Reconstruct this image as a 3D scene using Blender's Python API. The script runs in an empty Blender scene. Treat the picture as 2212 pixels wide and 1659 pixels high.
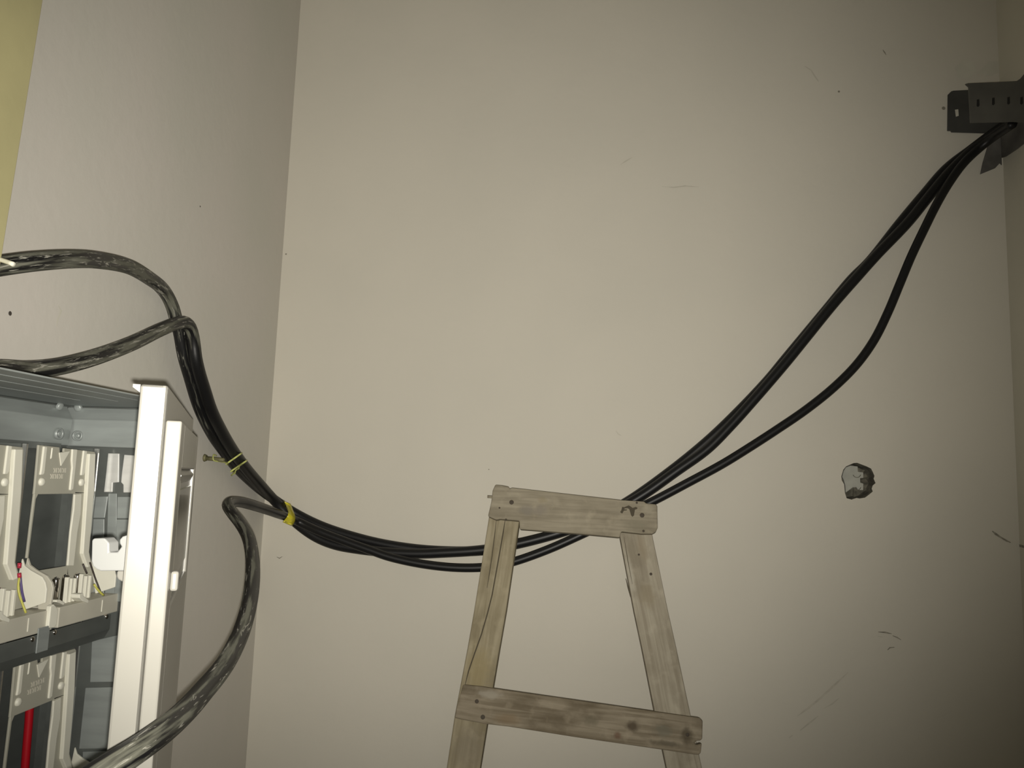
import bpy, bmesh, math, random
import numpy as np
from mathutils import Vector, Matrix

random.seed(7)
S = bpy.context.scene
COL = S.collection

# ------------------------------------------------------------------ camera
W, H, F = 2212.0, 1659.0, 1700.0
EYE = np.array([0.0, 0.0, 1.5])
YAW, PITCH, ROLL = math.radians(5.0), math.radians(7.0), math.radians(2.0)
FWD = np.array([-math.sin(YAW) * math.cos(PITCH), math.cos(YAW) * math.cos(PITCH), math.sin(PITCH)])
R0 = np.array([math.cos(YAW), math.sin(YAW), 0.0])
U0 = np.cross(R0, FWD)
RGT = math.cos(ROLL) * R0 + math.sin(ROLL) * U0
UPV = -math.sin(ROLL) * R0 + math.cos(ROLL) * U0
cd = bpy.data.cameras.new('camera')
cd.sensor_fit = 'HORIZONTAL'
cd.sensor_width = 36.0
cd.lens = 36.0 * F / W
cd.clip_start = 0.01
cam = bpy.data.objects.new('camera', cd)
COL.objects.link(cam)
cam.matrix_world = Matrix(((RGT[0], UPV[0], -FWD[0], EYE[0]), (RGT[1], UPV[1], -FWD[1], EYE[1]),
                           (RGT[2], UPV[2], -FWD[2], EYE[2]), (0, 0, 0, 1)))
S.camera = cam

# ------------------------------------------------------------------ light and exposure
S.view_settings.view_transform = 'Standard'
S.view_settings.look = 'None'
S.view_settings.gamma = 1.0
S.view_settings.use_curve_mapping = False
S.view_settings.exposure = 0.0
world = bpy.data.worlds.new('world')
S.world = world
world.use_nodes = True
world.node_tree.nodes['Background'].inputs[0].default_value = (0.62, 0.60, 0.52, 1)
world.node_tree.nodes['Background'].inputs[1].default_value = 0.5
# the flash of the phone that took the photograph, just under its lens
fd = bpy.data.lights.new('phone_flash', 'SPOT')
fd.energy = 80.0
fd.color = (1.0, 0.955, 0.86)
fd.spot_size = math.radians(94)
fd.spot_blend = 1.0
fd.shadow_soft_size = 0.0035
flash = bpy.data.objects.new('phone_flash', fd)
COL.objects.link(flash)
fpos = EYE - UPV * 0.0085 + FWD * 0.004
flash.location = fpos
aim = FWD + (965 - W / 2) / F * RGT - (715 - H / 2) / F * UPV
flash.rotation_euler = Vector(aim).to_track_quat('-Z', 'Y').to_euler()

# ------------------------------------------------------------------ place helpers
XL, YB, XR, ZC, YF = -0.718, 1.78, 0.935, 2.95, -0.9       # left wall, back wall, right wall, ceiling, front wall


def ray(x, y):
    return FWD + (x - W / 2) / F * RGT - (y - H / 2) / F * UPV


def on(x, y, ax, val):
    v = ray(x, y)
    return EYE + v * ((val - EYE[ax]) / v[ax])


def at(x, y, depth):
    return EYE + ray(x, y) * depth


def hug(x, y, off, k=0.03):
    """point on the sight line that lies `off` in front of the left or back wall, rounded in the corner"""
    v = ray(x, y)
    ts = [(YB - off) / v[1]]
    if v[0] < -0.05:
        ts.append((XL + off) / v[0])
    t = -k * math.log(sum(math.exp(-q / k) for q in ts))
    return EYE + v * min(t, min(ts))


# ------------------------------------------------------------------ object helpers
def tag(o, label=None, cat=None, group=None, kind=None):
    if label: o['label'] = label
    if cat: o['category'] = cat
    if group: o['group'] = group
    if kind: o['kind'] = kind
    return o


def empty(name, loc):
    o = bpy.data.objects.new(name, None)
    o.empty_display_size = 0.05
    COL.objects.link(o)
    o.location = Vector(loc)
    return o


def world_of(o):
    m = o.matrix_basis.copy()
    if o.parent is not None:
        m = world_of(o.parent) @ o.matrix_parent_inverse @ m
    return m


def link(name, me, mats, parent=None, bevel=0.0, smooth=False, matrix=None):
    """me holds world coordinates (or local ones when a matrix is given)"""
    for m in (mats if isinstance(mats, (list, tuple)) else [mats]):
        me.materials.append(m)
    o = bpy.data.objects.new(name, me)
    COL.objects.link(o)
    if matrix is None:
        co = np.empty(len(me.vertices) * 3)
        me.vertices.foreach_get('co', co)
        co = co.reshape(-1, 3)
        c = (co.min(0) + co.max(0)) / 2
        me.vertices.foreach_set('co', (co - c).ravel())
        o.location = Vector(c)
    else:
        o.matrix_basis = matrix
    if parent is not None:
        o.parent = parent
        o.matrix_parent_inverse = world_of(parent).inverted()
    if smooth:
        me.polygons.foreach_set('use_smooth', [True] * len(me.polygons))
    if bevel:
        b = o.modifiers.new('bevel', 'BEVEL')
        b.width = bevel
        b.segments = 2
        b.limit_method = 'ANGLE'
        b.angle_limit = math.radians(35)
    me.update()
    return o


class MB:
    def __init__(self):
        self.v, self.f, self.m = [], [], []

    def add(self, vs, fs, mi=0):
        n = len(self.v)
        self.v += [tuple(float(a) for a in p) for p in vs]
        self.f += [tuple(i + n for i in f) for f in fs]
        self.m += [mi] * len(fs)
        return self

    def prism(self, pts, vec, mi=0):
        pts = [np.array(p, float) for p in pts]
        vec = np.array(vec, float)
        nrm = sum((np.cross(pts[i] - pts[0], pts[(i + 1) % len(pts)] - pts[0]) for i in range(len(pts))), np.zeros(3))
        if nrm @ vec > 0:
            pts = pts[::-1]
        n = len(pts)
        vs = pts + [p + vec for p in pts]
        fs = [tuple(range(n)), tuple(range(2 * n - 1, n - 1, -1))]
        fs += [(i, i + n, (i + 1) % n + n, (i + 1) % n) for i in range(n)]
        return self.add(vs, fs, mi)

    def box(self, a, b, mi=0):
        (x0, y0, z0), (x1, y1, z1) = a, b
        return self.prism([(x0, y0, z0), (x1, y0, z0), (x1, y1, z0), (x0, y1, z0)], (0, 0, z1 - z0), mi)

    def tube(self, pts, r, seg=10, mi=0):
        pts = [np.array(p, float) for p in pts]
        rings, fr = [], None
        for i, p in enumerate(pts):
            t = pts[min(i + 1, len(pts) - 1)] - pts[max(i - 1, 0)]
            t = t / (np.linalg.norm(t) + 1e-12)
            if fr is None:
                fr = np.cross(t, (0, 0, 1)) if abs(t[2]) < 0.9 else np.cross(t, (1, 0, 0))
            fr = fr - t * (fr @ t)
            fr = fr / np.linalg.norm(fr)
            bn = np.cross(t, fr)
            rr = r[i] if hasattr(r, '__len__') else r
            rings.append([p + rr * (math.cos(a) * fr + math.sin(a) * bn) for a in np.linspace(0, 2 * math.pi, seg, endpoint=False)])
        vs = [q for rg in rings for q in rg]
        n = len(pts)
        fs = []
        for i in range(n - 1):
            for j in range(seg):
                k = (j + 1) % seg
                fs.append((i * seg + j, i * seg + k, (i + 1) * seg + k, (i + 1) * seg + j))
        fs.append(tuple(range(seg - 1, -1, -1)))
        fs.append(tuple((n - 1) * seg + j for j in range(seg)))
        return self.add(vs, fs, mi)

    def dome(self, c, nrm, r, h, seg=16, mi=0):
        """low button of radius r and height h standing on c along nrm"""
        c = np.array(c, float)
        nrm = np.array(nrm, float) / np.linalg.norm(nrm)
        a = np.cross(nrm, (0.3, 0.5, 0.81))
        a /= np.linalg.norm(a)
        b = np.cross(nrm, a)
        prof = [(1.0, -0.002 / max(h, 1e-6)), (1.0, 0.25), (0.93, 0.55), (0.75, 0.82), (0.4, 0.97)]
        vs = []
        for rr, hh in prof:
            for t in np.linspace(0, 2 * math.pi, seg, endpoint=False):
                vs.append(c + nrm * hh * h + (a * math.cos(t) + b * math.sin(t)) * r * rr)
        fs = []
        for i in range(len(prof) - 1):
            for j in range(seg):
                k = (j + 1) % seg
                fs.append((i * seg + j, i * seg + k, (i + 1) * seg + k, (i + 1) * seg + j))
        fs.append(tuple((len(prof) - 1) * seg + j for j in range(seg)))
        return self.add(vs, fs, mi)

    def ring(self, c, nrm, r0, r1, h, seg=20, a0=0.0, a1=2 * math.pi, mi=0):
        c = np.array(c, float)
        nrm = np.array(nrm, float) / np.linalg.norm(nrm)
        up = np.array((0, 0, 1.0))
        b = up - nrm * (up @ nrm)
        b /= np.linalg.norm(b)
        a = np.cross(b, nrm)
        vs, fs = [], []
        ang = np.linspace(a0, a1, seg + 1)
        for t in ang:
            d = a * math.cos(t) + b * math.sin(t)
            vs += [c + d * r0, c + d * r0 + nrm * h, c + d * r1 + nrm * h, c + d * r1]
        for i in range(seg):
            p, q = i * 4, (i + 1) * 4
            for j in range(3):
                fs.append((p + j, q + j, q + j + 1, p + j + 1))
        return self.add(vs, fs, mi)

    def build(self, name, mats, parent=None, bevel=0.0, smooth=False, matrix=None):
        me = bpy.data.meshes.new(name)
        me.from_pydata(self.v, [], self.f)
        me.polygons.foreach_set('material_index', self.m)
        o = link(name, me, mats, parent, bevel, smooth, matrix)
        return o


def spline(pts, step):
    """centripetal-ish Catmull-Rom through pts, resampled about every `step` metres"""
    P = [np.array(p, float) for p in pts]
    P = [2 * P[0] - P[1]] + P + [2 * P[-1] - P[-2]]
    out = []
    for i in range(1, len(P) - 2):
        p0, p1, p2, p3 = P[i - 1:i + 3]
        d = [max(np.linalg.norm(b - a), 1e-6) ** 0.5 for a, b in ((p0, p1), (p1, p2), (p2, p3))]
        m1 = (p1 - p0) / d[0] - (p2 - p0) / (d[0] + d[1]) + (p2 - p1) / d[1]
        m2 = (p2 - p1) / d[1] - (p3 - p1) / (d[1] + d[2]) + (p3 - p2) / d[2]
        m1, m2 = m1 * d[1], m2 * d[1]
        n = max(2, int(np.linalg.norm(p2 - p1) / step))
        for k in range(n):
            t = k / n
            out.append((2 * t ** 3 - 3 * t ** 2 + 1) * p1 + (t ** 3 - 2 * t ** 2 + t) * m1 + (-2 * t ** 3 + 3 * t ** 2) * p2 + (t ** 3 - t ** 2) * m2)
    out.append(P[-2])
    return out


# ------------------------------------------------------------------ materials
def mat(name, col, rough=0.5, metal=0.0, var=0.0, scale=(20, 20, 20), bump=0.0, bscale=60.0, spec=0.5, detail=4.0, col2=None, lo=0.35, hi=0.65):
    m = bpy.data.materials.new(name)
    m.use_nodes = True
    nt = m.node_tree
    b = nt.nodes['Principled BSDF']
    b.inputs['Roughness'].default_value = rough
    b.inputs['Metallic'].default_value = metal
    b.inputs['Specular IOR Level'].default_value = spec
    b.inputs['Base Color'].default_value = (*col, 1)
    tc = nt.nodes.new('ShaderNodeTexCoord')
    if var or col2:
        mp = nt.nodes.new('ShaderNodeMapping')
        mp.inputs['Scale'].default_value = scale
        nz = nt.nodes.new('ShaderNodeTexNoise')
        nz.inputs['Scale'].default_value = 1.0
        nz.inputs['Detail'].default_value = detail
        rp = nt.nodes.new('ShaderNodeValToRGB')
        c2 = col2 or tuple(c * (1 - var) for c in col)
        c1 = col if col2 else tuple(min(1, c * (1 + var * 0.6)) for c in col)
        rp.color_ramp.elements[0].position = lo
        rp.color_ramp.elements[1].position = hi
        rp.color_ramp.elements[0].color = (*c2, 1)
        rp.color_ramp.elements[1].color = (*c1, 1)
        nt.links.new(tc.outputs['Object'], mp.inputs[0])
        nt.links.new(mp.outputs[0], nz.inputs['Vector'])
        nt.links.new(nz.outputs['Fac'], rp.inputs[0])
        nt.links.new(rp.outputs[0], b.inputs['Base Color'])
    if bump:
        n2 = nt.nodes.new('ShaderNodeTexNoise')
        n2.inputs['Scale'].default_value = bscale
        n2.inputs['Detail'].default_value = 5.0
        bp = nt.nodes.new('ShaderNodeBump')
        bp.inputs['Strength'].default_value = bump
        bp.inputs['Distance'].default_value = 0.002
        nt.links.new(tc.outputs['Object'], n2.inputs['Vector'])
        nt.links.new(n2.outputs['Fac'], bp.inputs['Height'])
        nt.links.new(bp.outputs[0], b.inputs['Normal'])
    return m


def plaster(name, a, b):
    return mat(name, a, rough=0.85, col2=b, scale=(3.2, 3.2, 3.2), bump=0.25, bscale=45.0, spec=0.2, detail=6.0, lo=0.3, hi=0.7)


def cable_mat(name):
    m = bpy.data.materials.new(name)
    m.use_nodes = True
    nt = m.node_tree
    b = nt.nodes['Principled BSDF']
    uv = nt.nodes.new('ShaderNodeAttribute')
    uv.attribute_name = 'along'
    at_ = nt.nodes.new('ShaderNodeAttribute')
    at_.attribute_name = 'dust'
    mp = nt.nodes.new('ShaderNodeMapping')
    mp.inputs['Scale'].default_value = (30, 2.6, 2.6)
    nz = nt.nodes.new('ShaderNodeTexNoise')
    nz.inputs['Scale'].default_value = 1.0
    nz.inputs['Detail'].default_value = 7.0
    nz.inputs['Roughness'].default_value = 0.65
    nz.inputs['Distortion'].default_value = 0.6
    mp2 = nt.nodes.new('ShaderNodeMapping')
    mp2.inputs['Scale'].default_value = (11, 1.5, 1.5)
    mp2.inputs['Location'].default_value = (3, 7, 0)
    nz2 = nt.nodes.new('ShaderNodeTexNoise')
    nz2.inputs['Scale'].default_value = 1.0
    nz2.inputs['Detail'].default_value = 6.0
    nt.links.new(uv.outputs['Vector'], mp.inputs[0])
    nt.links.new(uv.outputs['Vector'], mp2.inputs[0])
    nt.links.new(mp.outputs[0], nz.inputs['Vector'])
    nt.links.new(mp2.outputs[0], nz2.inputs['Vector'])
    # plaster smears: where the cable is dusty the noise threshold drops
    def smear(noise, gain, thr, soft):
        a = nt.nodes.new('ShaderNodeMath'); a.operation = 'MULTIPLY_ADD'
        a.inputs[1].default_value = gain
        nt.links.new(at_.outputs['Fac'], a.inputs[0])
        nt.links.new(noise.outputs['Fac'], a.inputs[2])
        r = nt.nodes.new('ShaderNodeMapRange')
        r.inputs['From Min'].default_value = thr
        r.inputs['From Max'].default_value = thr + soft
        nt.links.new(a.outputs[0], r.inputs['Value'])
        return r
    f1 = smear(nz2, 0.32, 0.76, 0.12)
    f2 = smear(nz, 0.20, 0.755, 0.07)
    mix1 = nt.nodes.new('ShaderNodeMix')
    mix1.data_type = 'RGBA'
    mix1.inputs['A'].default_value = (0.0075, 0.0075, 0.008, 1)
    mix1.inputs['B'].default_value = (0.13, 0.13, 0.102, 1)
    nt.links.new(f1.outputs[0], mix1.inputs['Factor'])
    mix2 = nt.nodes.new('ShaderNodeMix')
    mix2.data_type = 'RGBA'
    mix2.inputs['B'].default_value = (0.34, 0.33, 0.285, 1)
    nt.links.new(f2.outputs[0], mix2.inputs['Factor'])
    nt.links.new(mix1.outputs['Result'], mix2.inputs['A'])
    nt.links.new(mix2.outputs['Result'], b.inputs['Base Color'])
    rr = nt.nodes.new('ShaderNodeMapRange')
    rr.inputs['To Min'].default_value = 0.42
    rr.inputs['To Max'].default_value = 0.85
    nt.links.new(f1.outputs[0], rr.inputs['Value'])
    nt.links.new(rr.outputs[0], b.inputs['Roughness'])
    b.inputs['Specular IOR Level'].default_value = 0.35
    return m


def wood_mat(name, base, dark, knots=0.0, seed=0.0):
    m = bpy.data.materials.new(name)
    m.use_nodes = True
    nt = m.node_tree
    b = nt.nodes['Principled BSDF']
    b.inputs['Roughness'].default_value = 0.8
    b.inputs['Specular IOR Level'].default_value = 0.2
    tc = nt.nodes.new('ShaderNodeTexCoord')
    mp = nt.nodes.new('ShaderNodeMapping')
    mp.inputs['Scale'].default_value = (6, 110, 60)
    mp.inputs['Location'].default_value = (seed, seed * 2.3, 0)
    nz = nt.nodes.new('ShaderNodeTexNoise')
    nz.inputs['Scale'].default_value = 1.0
    nz.inputs['Detail'].default_value = 6.0
    nz.inputs['Distortion'].default_value = 0.7
    rp = nt.nodes.new('ShaderNodeValToRGB')
    rp.color_ramp.elements[0].position = 0.33
    rp.color_ramp.elements[1].position = 0.62
    rp.color_ramp.elements[0].color = (*dark, 1)
    rp.color_ramp.elements[1].color = (*base, 1)
    nt.links.new(tc.outputs['Object'], mp.inputs[0])
    nt.links.new(mp.outputs[0], nz.inputs['Vector'])
    nt.links.new(nz.outputs['Fac'], rp.inputs[0])
    # broad grime and plaster blotches
    mp2 = nt.nodes.new('ShaderNodeMapping')
    mp2.inputs['Scale'].default_value = (11, 22, 20)
    mp2.inputs['Location'].default_value = (seed * 3.1, seed, 1)
    n2 = nt.nodes.new('ShaderNodeTexNoise')
    n2.inputs['Scale'].default_value = 1.0
    n2.inputs['Detail'].default_value = 5.0
    r2 = nt.nodes.new('ShaderNodeMapRange')
    r2.inputs['From Min'].default_value = 0.46
    r2.inputs['From Max'].default_value = 0.66
    r2.inputs['To Max'].default_value = 0.55 + knots
    nt.links.new(tc.outputs['Object'], mp2.inputs[0])
    nt.links.new(mp2.outputs[0], n2.inputs['Vector'])
    nt.links.new(n2.outputs['Fac'], r2.inputs['Value'])
    mx = nt.nodes.new('ShaderNodeMix')
    mx.data_type = 'RGBA'
    mx.inputs['B'].default_value = (dark[0] * 0.72, dark[1] * 0.70, dark[2] * 0.66, 1)
    nt.links.new(r2.outputs[0], mx.inputs['Factor'])
    nt.links.new(rp.outputs[0], mx.inputs['A'])
    # pale dust
    n3 = nt.nodes.new('ShaderNodeTexNoise')
    n3.inputs['Scale'].default_value = 34.0
    n3.inputs['Detail'].default_value = 6.0
    r3 = nt.nodes.new('ShaderNodeMapRange')
    r3.inputs['From Min'].default_value = 0.55
    r3.inputs['From Max'].default_value = 0.75
    r3.inputs['To Max'].default_value = 0.5
    nt.links.new(tc.outputs['Object'], n3.inputs['Vector'])
    nt.links.new(n3.outputs['Fac'], r3.inputs['Value'])
    mx2 = nt.nodes.new('ShaderNodeMix')
    mx2.data_type = 'RGBA'
    mx2.inputs['B'].default_value = (base[0] * 1.25, base[1] * 1.25, base[2] * 1.25, 1)
    nt.links.new(r3.outputs[0], mx2.inputs['Factor'])
    nt.links.new(mx.outputs['Result'], mx2.inputs['A'])
    nt.links.new(mx2.outputs['Result'], b.inputs['Base Color'])
    bp = nt.nodes.new('ShaderNodeBump')
    bp.inputs['Strength'].default_value = 0.3
    bp.inputs['Distance'].default_value = 0.001
    nt.links.new(nz.outputs['Fac'], bp.inputs['Height'])
    nt.links.new(bp.outputs[0], b.inputs['Normal'])
    return m


M = {}
M['wall'] = plaster('wall_plaster', (0.635, 0.600, 0.520), (0.600, 0.570, 0.495))
M['wall_l'] = plaster('wall_plaster_grey', (0.640, 0.605, 0.555), (0.600, 0.585, 0.525))
M['wall_r'] = plaster('wall_plaster_right', (0.62, 0.59, 0.50), (0.58, 0.555, 0.465))
M['ceil'] = plaster('ceiling_paint', (0.60, 0.58, 0.52), (0.57, 0.55, 0.49))
M['floor'] = mat('floor_cement', (0.30, 0.29, 0.26), rough=0.9, var=0.25, scale=(5, 5, 5), bump=0.3)
M['cement'] = mat('raw_cement_shade', (0.16, 0.15, 0.115), rough=0.95, var=0.45, scale=(60, 60, 60), bump=0.8, bscale=120)  # cement with its base colour darkened to carry the recess shade
M['scuff'] = mat('scuff_dark', (0.28, 0.26, 0.21), rough=0.9, var=0.4, scale=(90, 90, 90))
M['scuff2'] = mat('scuff_faint', (0.535, 0.505, 0.43), rough=0.9, var=0.08, scale=(90, 90, 90))
M['patch'] = mat('plaster_patch', (0.595, 0.575, 0.492), rough=0.9, var=0.06, scale=(30, 30, 30))
M['spot'] = mat('nail_hole', (0.06, 0.05, 0.04), rough=0.9)
M['yellow'] = mat('yellow_board_paint', (0.395, 0.362, 0.19), rough=0.75, var=0.14, scale=(5, 5, 5), bump=0.15)
M['cable'] = cable_mat('cable_rubber')
M['tape'] = mat('yellow_tape', (0.62, 0.55, 0.03), rough=0.35, var=0.12, scale=(50, 50, 50))
M['tiewire'] = mat('tie_wire_yellow', (0.52, 0.55, 0.17), rough=0.5, var=0.35, scale=(70, 70, 70))
M['bolt'] = mat('anchor_bolt_dull', (0.16, 0.15, 0.075), rough=0.6, metal=0.2, var=0.4, scale=(80, 80, 80))
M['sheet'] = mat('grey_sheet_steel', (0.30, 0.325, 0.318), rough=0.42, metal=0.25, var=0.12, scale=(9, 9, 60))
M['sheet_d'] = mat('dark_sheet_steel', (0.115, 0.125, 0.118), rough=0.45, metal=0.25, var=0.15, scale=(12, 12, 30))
M['steel'] = mat('bright_zinc', (0.55, 0.55, 0.53), rough=0.22, metal=0.9, var=0.08, scale=(20, 20, 90))
M['zinc'] = mat('zinc_plate_glint', (0.68, 0.68, 0.655), rough=0.36, metal=0.3, var=0.10, scale=(20, 20, 60))  # pale base colour holds the flash reflection off the sheet
M['chrome'] = mat('chrome', (0.78, 0.74, 0.70), rough=0.12, metal=1.0)
M['white'] = mat('white_gloss_paint', (0.285, 0.276, 0.246), rough=0.28, var=0.03, scale=(7, 7, 7))
M['hook'] = mat('white_plastic', (0.36, 0.365, 0.355), rough=0.33)
M['cream'] = mat('cream_plastic', (0.72, 0.705, 0.61), rough=0.42, var=0.05, scale=(15, 15, 15))
M['cream_d'] = mat('grey_cream_plastic', (0.40, 0.39, 0.325), rough=0.5, var=0.06, scale=(15, 15, 15))
M['cream_m'] = mat('tray_plastic', (0.50, 0.48, 0.405), rough=0.5, var=0.06, scale=(15, 15, 15))
M['pane'] = mat('pane_dark_reflections', (0.16, 0.155, 0.13), rough=0.12, var=0.5, scale=(30, 30, 18))  # dark mottled base stands in for reflections in a clear window
M['red'] = mat('red_pvc', (0.42, 0.006, 0.014), rough=0.4)
M['redsleeve'] = mat('red_sleeve', (0.42, 0.03, 0.06), rough=0.4)
M['ywire'] = mat('yellow_wire', (0.50, 0.48, 0.10), rough=0.45)
M['bwire'] = mat('blue_wire', (0.09, 0.065, 0.19), rough=0.45)
M['dwire'] = mat('dark_wire', (0.05, 0.04, 0.035), rough=0.45)
M['tray'] = mat('tray_dark_steel', (0.105, 0.103, 0.092), rough=0.6, metal=0.1, var=0.2, scale=(14, 14, 14))
M['tray2'] = mat('tray_darker_steel', (0.060, 0.060, 0.056), rough=0.6, metal=0.1, var=0.2, scale=(14, 14, 14))
M['slot'] = mat('slot_black', (0.012, 0.012, 0.011), rough=0.9)
M['cloth'] = mat('torn_grey_tape', (0.135, 0.128, 0.115), rough=0.85, var=0.3, scale=(18, 18, 18), bump=0.4)
M['boxgrey'] = mat('box_grey_plastic', (0.42, 0.42, 0.37), rough=0.6, var=0.12, scale=(40, 40, 40))
M['wood'] = wood_mat('ladder_wood', (0.315, 0.280, 0.210), (0.220, 0.193, 0.142), 0.0, 0.0)
M['wood_l'] = wood_mat('ladder_wood_yellow', (0.335, 0.293, 0.202), (0.235, 0.200, 0.128), 0.0, 4.2)
M['wood_r'] = wood_mat('ladder_wood_pale', (0.37, 0.335, 0.262), (0.265, 0.232, 0.175), 0.1, 9.1)
M['wood_d'] = wood_mat('ladder_wood_dark', (0.285, 0.245, 0.180), (0.165, 0.135, 0.092), 0.3, 2.6)
M['crack'] = mat('wood_crack', (0.075, 0.062, 0.040), rough=0.95)
M['nail'] = mat('rusty_nail', (0.055, 0.042, 0.028), rough=0.7, metal=0.2)
M['stain'] = mat('brown_stain', (0.050, 0.038, 0.018), rough=0.7)
M['knot'] = mat('wood_knot', (0.085, 0.062, 0.038), rough=0.9, var=0.4, scale=(40, 90, 40))

# ------------------------------------------------------------------ the room
def disc(c, nrm, r, seg=10, sx=1.0):
    c = np.array(c, float)
    nrm = np.array(nrm, float)
    b = np.array((0, 0, 1.0))
    a = np.cross(b, nrm)
    return [c + r * (math.cos(t) * a * sx + math.sin(t) * b) for t in np.linspace(0, 2 * math.pi, seg, endpoint=False)]


def stroke(mb, pts, wpx, ax, val, off, mi):
    """thin rubbed mark drawn on a wall plane through image points"""
    P = [on(x, y, ax, val) for x, y in pts]
    for p in P:
        p[ax] += off
    n = len(P)
    L, Rr = [], []
    for i in range(n):
        t = P[min(i + 1, n - 1)] - P[max(i - 1, 0)]
        nr = np.zeros(3); nr[ax] = 1
        s = np.cross(nr, t); s /= np.linalg.norm(s)
        w = wpx * (0.35 if i in (0, n - 1) else random.uniform(0.75, 1.15)) * YB / F / 2
        L.append(P[i] + s * w); Rr.append(P[i] - s * w)
    for i in range(n - 1):
        mb.add([L[i], L[i + 1], Rr[i + 1], Rr[i]], [(0, 1, 2, 3)], mi)


# back wall with the broken-out socket recess
hole_px = [(650, 520), (700, 500), (760, 495), (850, 530), (930, 560), (1010, 600), (1040, 660), (1070, 730), (1055, 780), (1090, 860),
           (1040, 900), (1020, 960), (1040, 1010), (980, 1060), (900, 1120), (800, 1135), (750, 1125), (660, 1155), (570, 1130), (540, 1030),
           (525, 880), (485, 810), (475, 740), (510, 620), (560, 560)]
hole_px = [(1760 + x / 8.295, 940 + y / 8.295) for x, y in hole_px]
hole = [on(x, y, 1, YB) for x, y in hole_px]
bm = bmesh.new()
oc = [(XL, YB, 0), (XR, YB, 0), (XR, YB, ZC), (XL, YB, ZC)]
ov = [bm.verts.new(p) for p in oc]
hv = [bm.verts.new(p) for p in hole]
es = [bm.edges.new((ov[i], ov[(i + 1) % 4])) for i in range(4)] + [bm.edges.new((hv[i], hv[(i + 1) % len(hv)])) for i in range(len(hv))]
bmesh.ops.triangle_fill(bm, edges=es, use_beauty=True, use_dissolve=False)
for f in bm.faces:
    f.normal_update()
    if f.normal.y > 0:
        f.normal_flip()
hc = np.mean(hole, axis=0)
bv = []
for i, p in enumerate(hole):
    q = hc + (p - hc) * random.uniform(0.86, 0.97)
    bv.append(bm.verts.new((q[0], YB + 0.034 + random.uniform(-0.006, 0.006), q[2])))
for i in range(len(hole)):
    j = (i + 1) % len(hole)
    f = bm.faces.new((hv[i], hv[j], bv[j], bv[i]))
    f.material_index = 1
cv = bm.verts.new((hc[0], YB + 0.036, hc[2]))
for i in range(len(hole)):
    f = bm.faces.new((bv[i], bv[(i + 1) % len(hole)], cv))
    f.material_index = 1
me = bpy.data.meshes.new('wall_back')
bm.to_mesh(me)
bm.free()
# rubbed marks, patches and pin holes belong to the wall's own surface
mk = MB()
e = -0.0006
for pts, w in (([(2143, 1147), (2150, 1153), (2162, 1161), (2174, 1168), (2183, 1172)], 4), ([(1897, 1365), (1912, 1366), (1926, 1369)], 3),
               ([(1928, 1373), (1938, 1377), (1946, 1382)], 3), ([(1917, 1404), (1922, 1399), (1932, 1398)], 3), ([(598, 1203), (604, 1206), (610, 1202)], 2.5),
               ([(1907, 108), (1911, 114), (1914, 119)], 3)):
    stroke(mk, pts, w, 1, YB, e, 2)
for pts, w in (([(1722, 1547), (1745, 1530), (1772, 1508), (1800, 1482), (1832, 1452)], 4), ([(1728, 1578), (1748, 1562), (1768, 1546)], 4),
               ([(1780, 1530), (1798, 1520), (1812, 1508)], 3), ([(1704, 1594), (1712, 1588)], 6), ([(1738, 143), (1752, 152), (1762, 168), (1768, 176)], 3),
               ([(1430, 403), (1455, 405), (1480, 402), (1510, 404)], 3), ([(1340, 356), (1352, 348), (1366, 340)], 3), ([(1896, 1374), (1906, 1376)], 3),
               ([(1330, 930), (1336, 938), (1342, 941)], 3)):
    stroke(mk, pts, w, 1, YB, e, 3)
for (x, y, r) in ((1812, 198, 2.5), (2038, 234, 4), (1056, 1014, 1.2), (618, 549, 2)):
    c = on(x, y, 1, YB); c[1] += e
    mk.add(disc(c, (0, -1, 0), r * YB / F), [tuple(range(10))], 2)
for poly in ([(2062, 145), (2085, 128), (2102, 133), (2110, 152), (2090, 172), (2068, 168)], [(2108, 160), (2135, 133), (2168, 132), (2172, 152), (2140, 164)]):
    P = [on(x, y, 1, YB) + np.array((0, e, 0)) for x, y in poly]
    mk.add(P, [tuple(range(len(P)))], 4)
me2 = bpy.data.meshes.new('tmp')
me2.from_pydata(mk.v, [], mk.f)
me2.polygons.foreach_set('material_index', mk.m)
bm = bmesh.new()
bm.from_mesh(me)
bm.from_mesh(me2)
bm.to_mesh(me)
bm.free()
bpy.data.meshes.remove(me2)
tag(link('wall_back', me, [M['wall'], M['cement'], M['scuff'], M['scuff2'], M['patch']]), kind='structure')

b = MB()
b.add([(XL, YF, 0), (XL, YB, 0), (XL, YB, ZC), (XL, YF, ZC)], [(0, 1, 2, 3)])
for (x, y, r) in ((21, 677, 0.0030), (432, 446, 0.0016)):
    c = on(x, y, 0, XL); c[0] += 0.0006
    b.add(disc(c, (1, 0, 0), r, 10), [tuple(range(10))], 1)
for pts, w in (([(125, 660), (132, 672), (124, 690), (122, 705)], 3), ([(128, 728), (133, 742)], 3)):
    stroke(b, pts, w, 0, XL, 0.0006, 2)
tag(b.build('wall_left', [M['wall_l'], M['spot'], M['patch']]), kind='structure')
b = MB().add([(XR, YF, 0), (XR, YB, 0), (XR, YB, ZC), (XR, YF, ZC)], [(3, 2, 1, 0)])
stroke(b, [(2187, 1173), (2198, 1177), (2212, 1181), (2226, 1183)], 5, 0, XR, -0.0006, 1)
tag(b.build('wall_right', [M['wall_r'], M['scuff']]), kind='structure')
b = MB()                                                    # behind the camera; unseen doorway gap added to let ambient fill in
b.box((XL, YF - 0.1, 0), (-0.35, YF, ZC)).box((0.5, YF - 0.1, 0), (XR, YF, ZC)).box((-0.35, YF - 0.1, 2.05), (0.5, YF, ZC))
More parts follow.
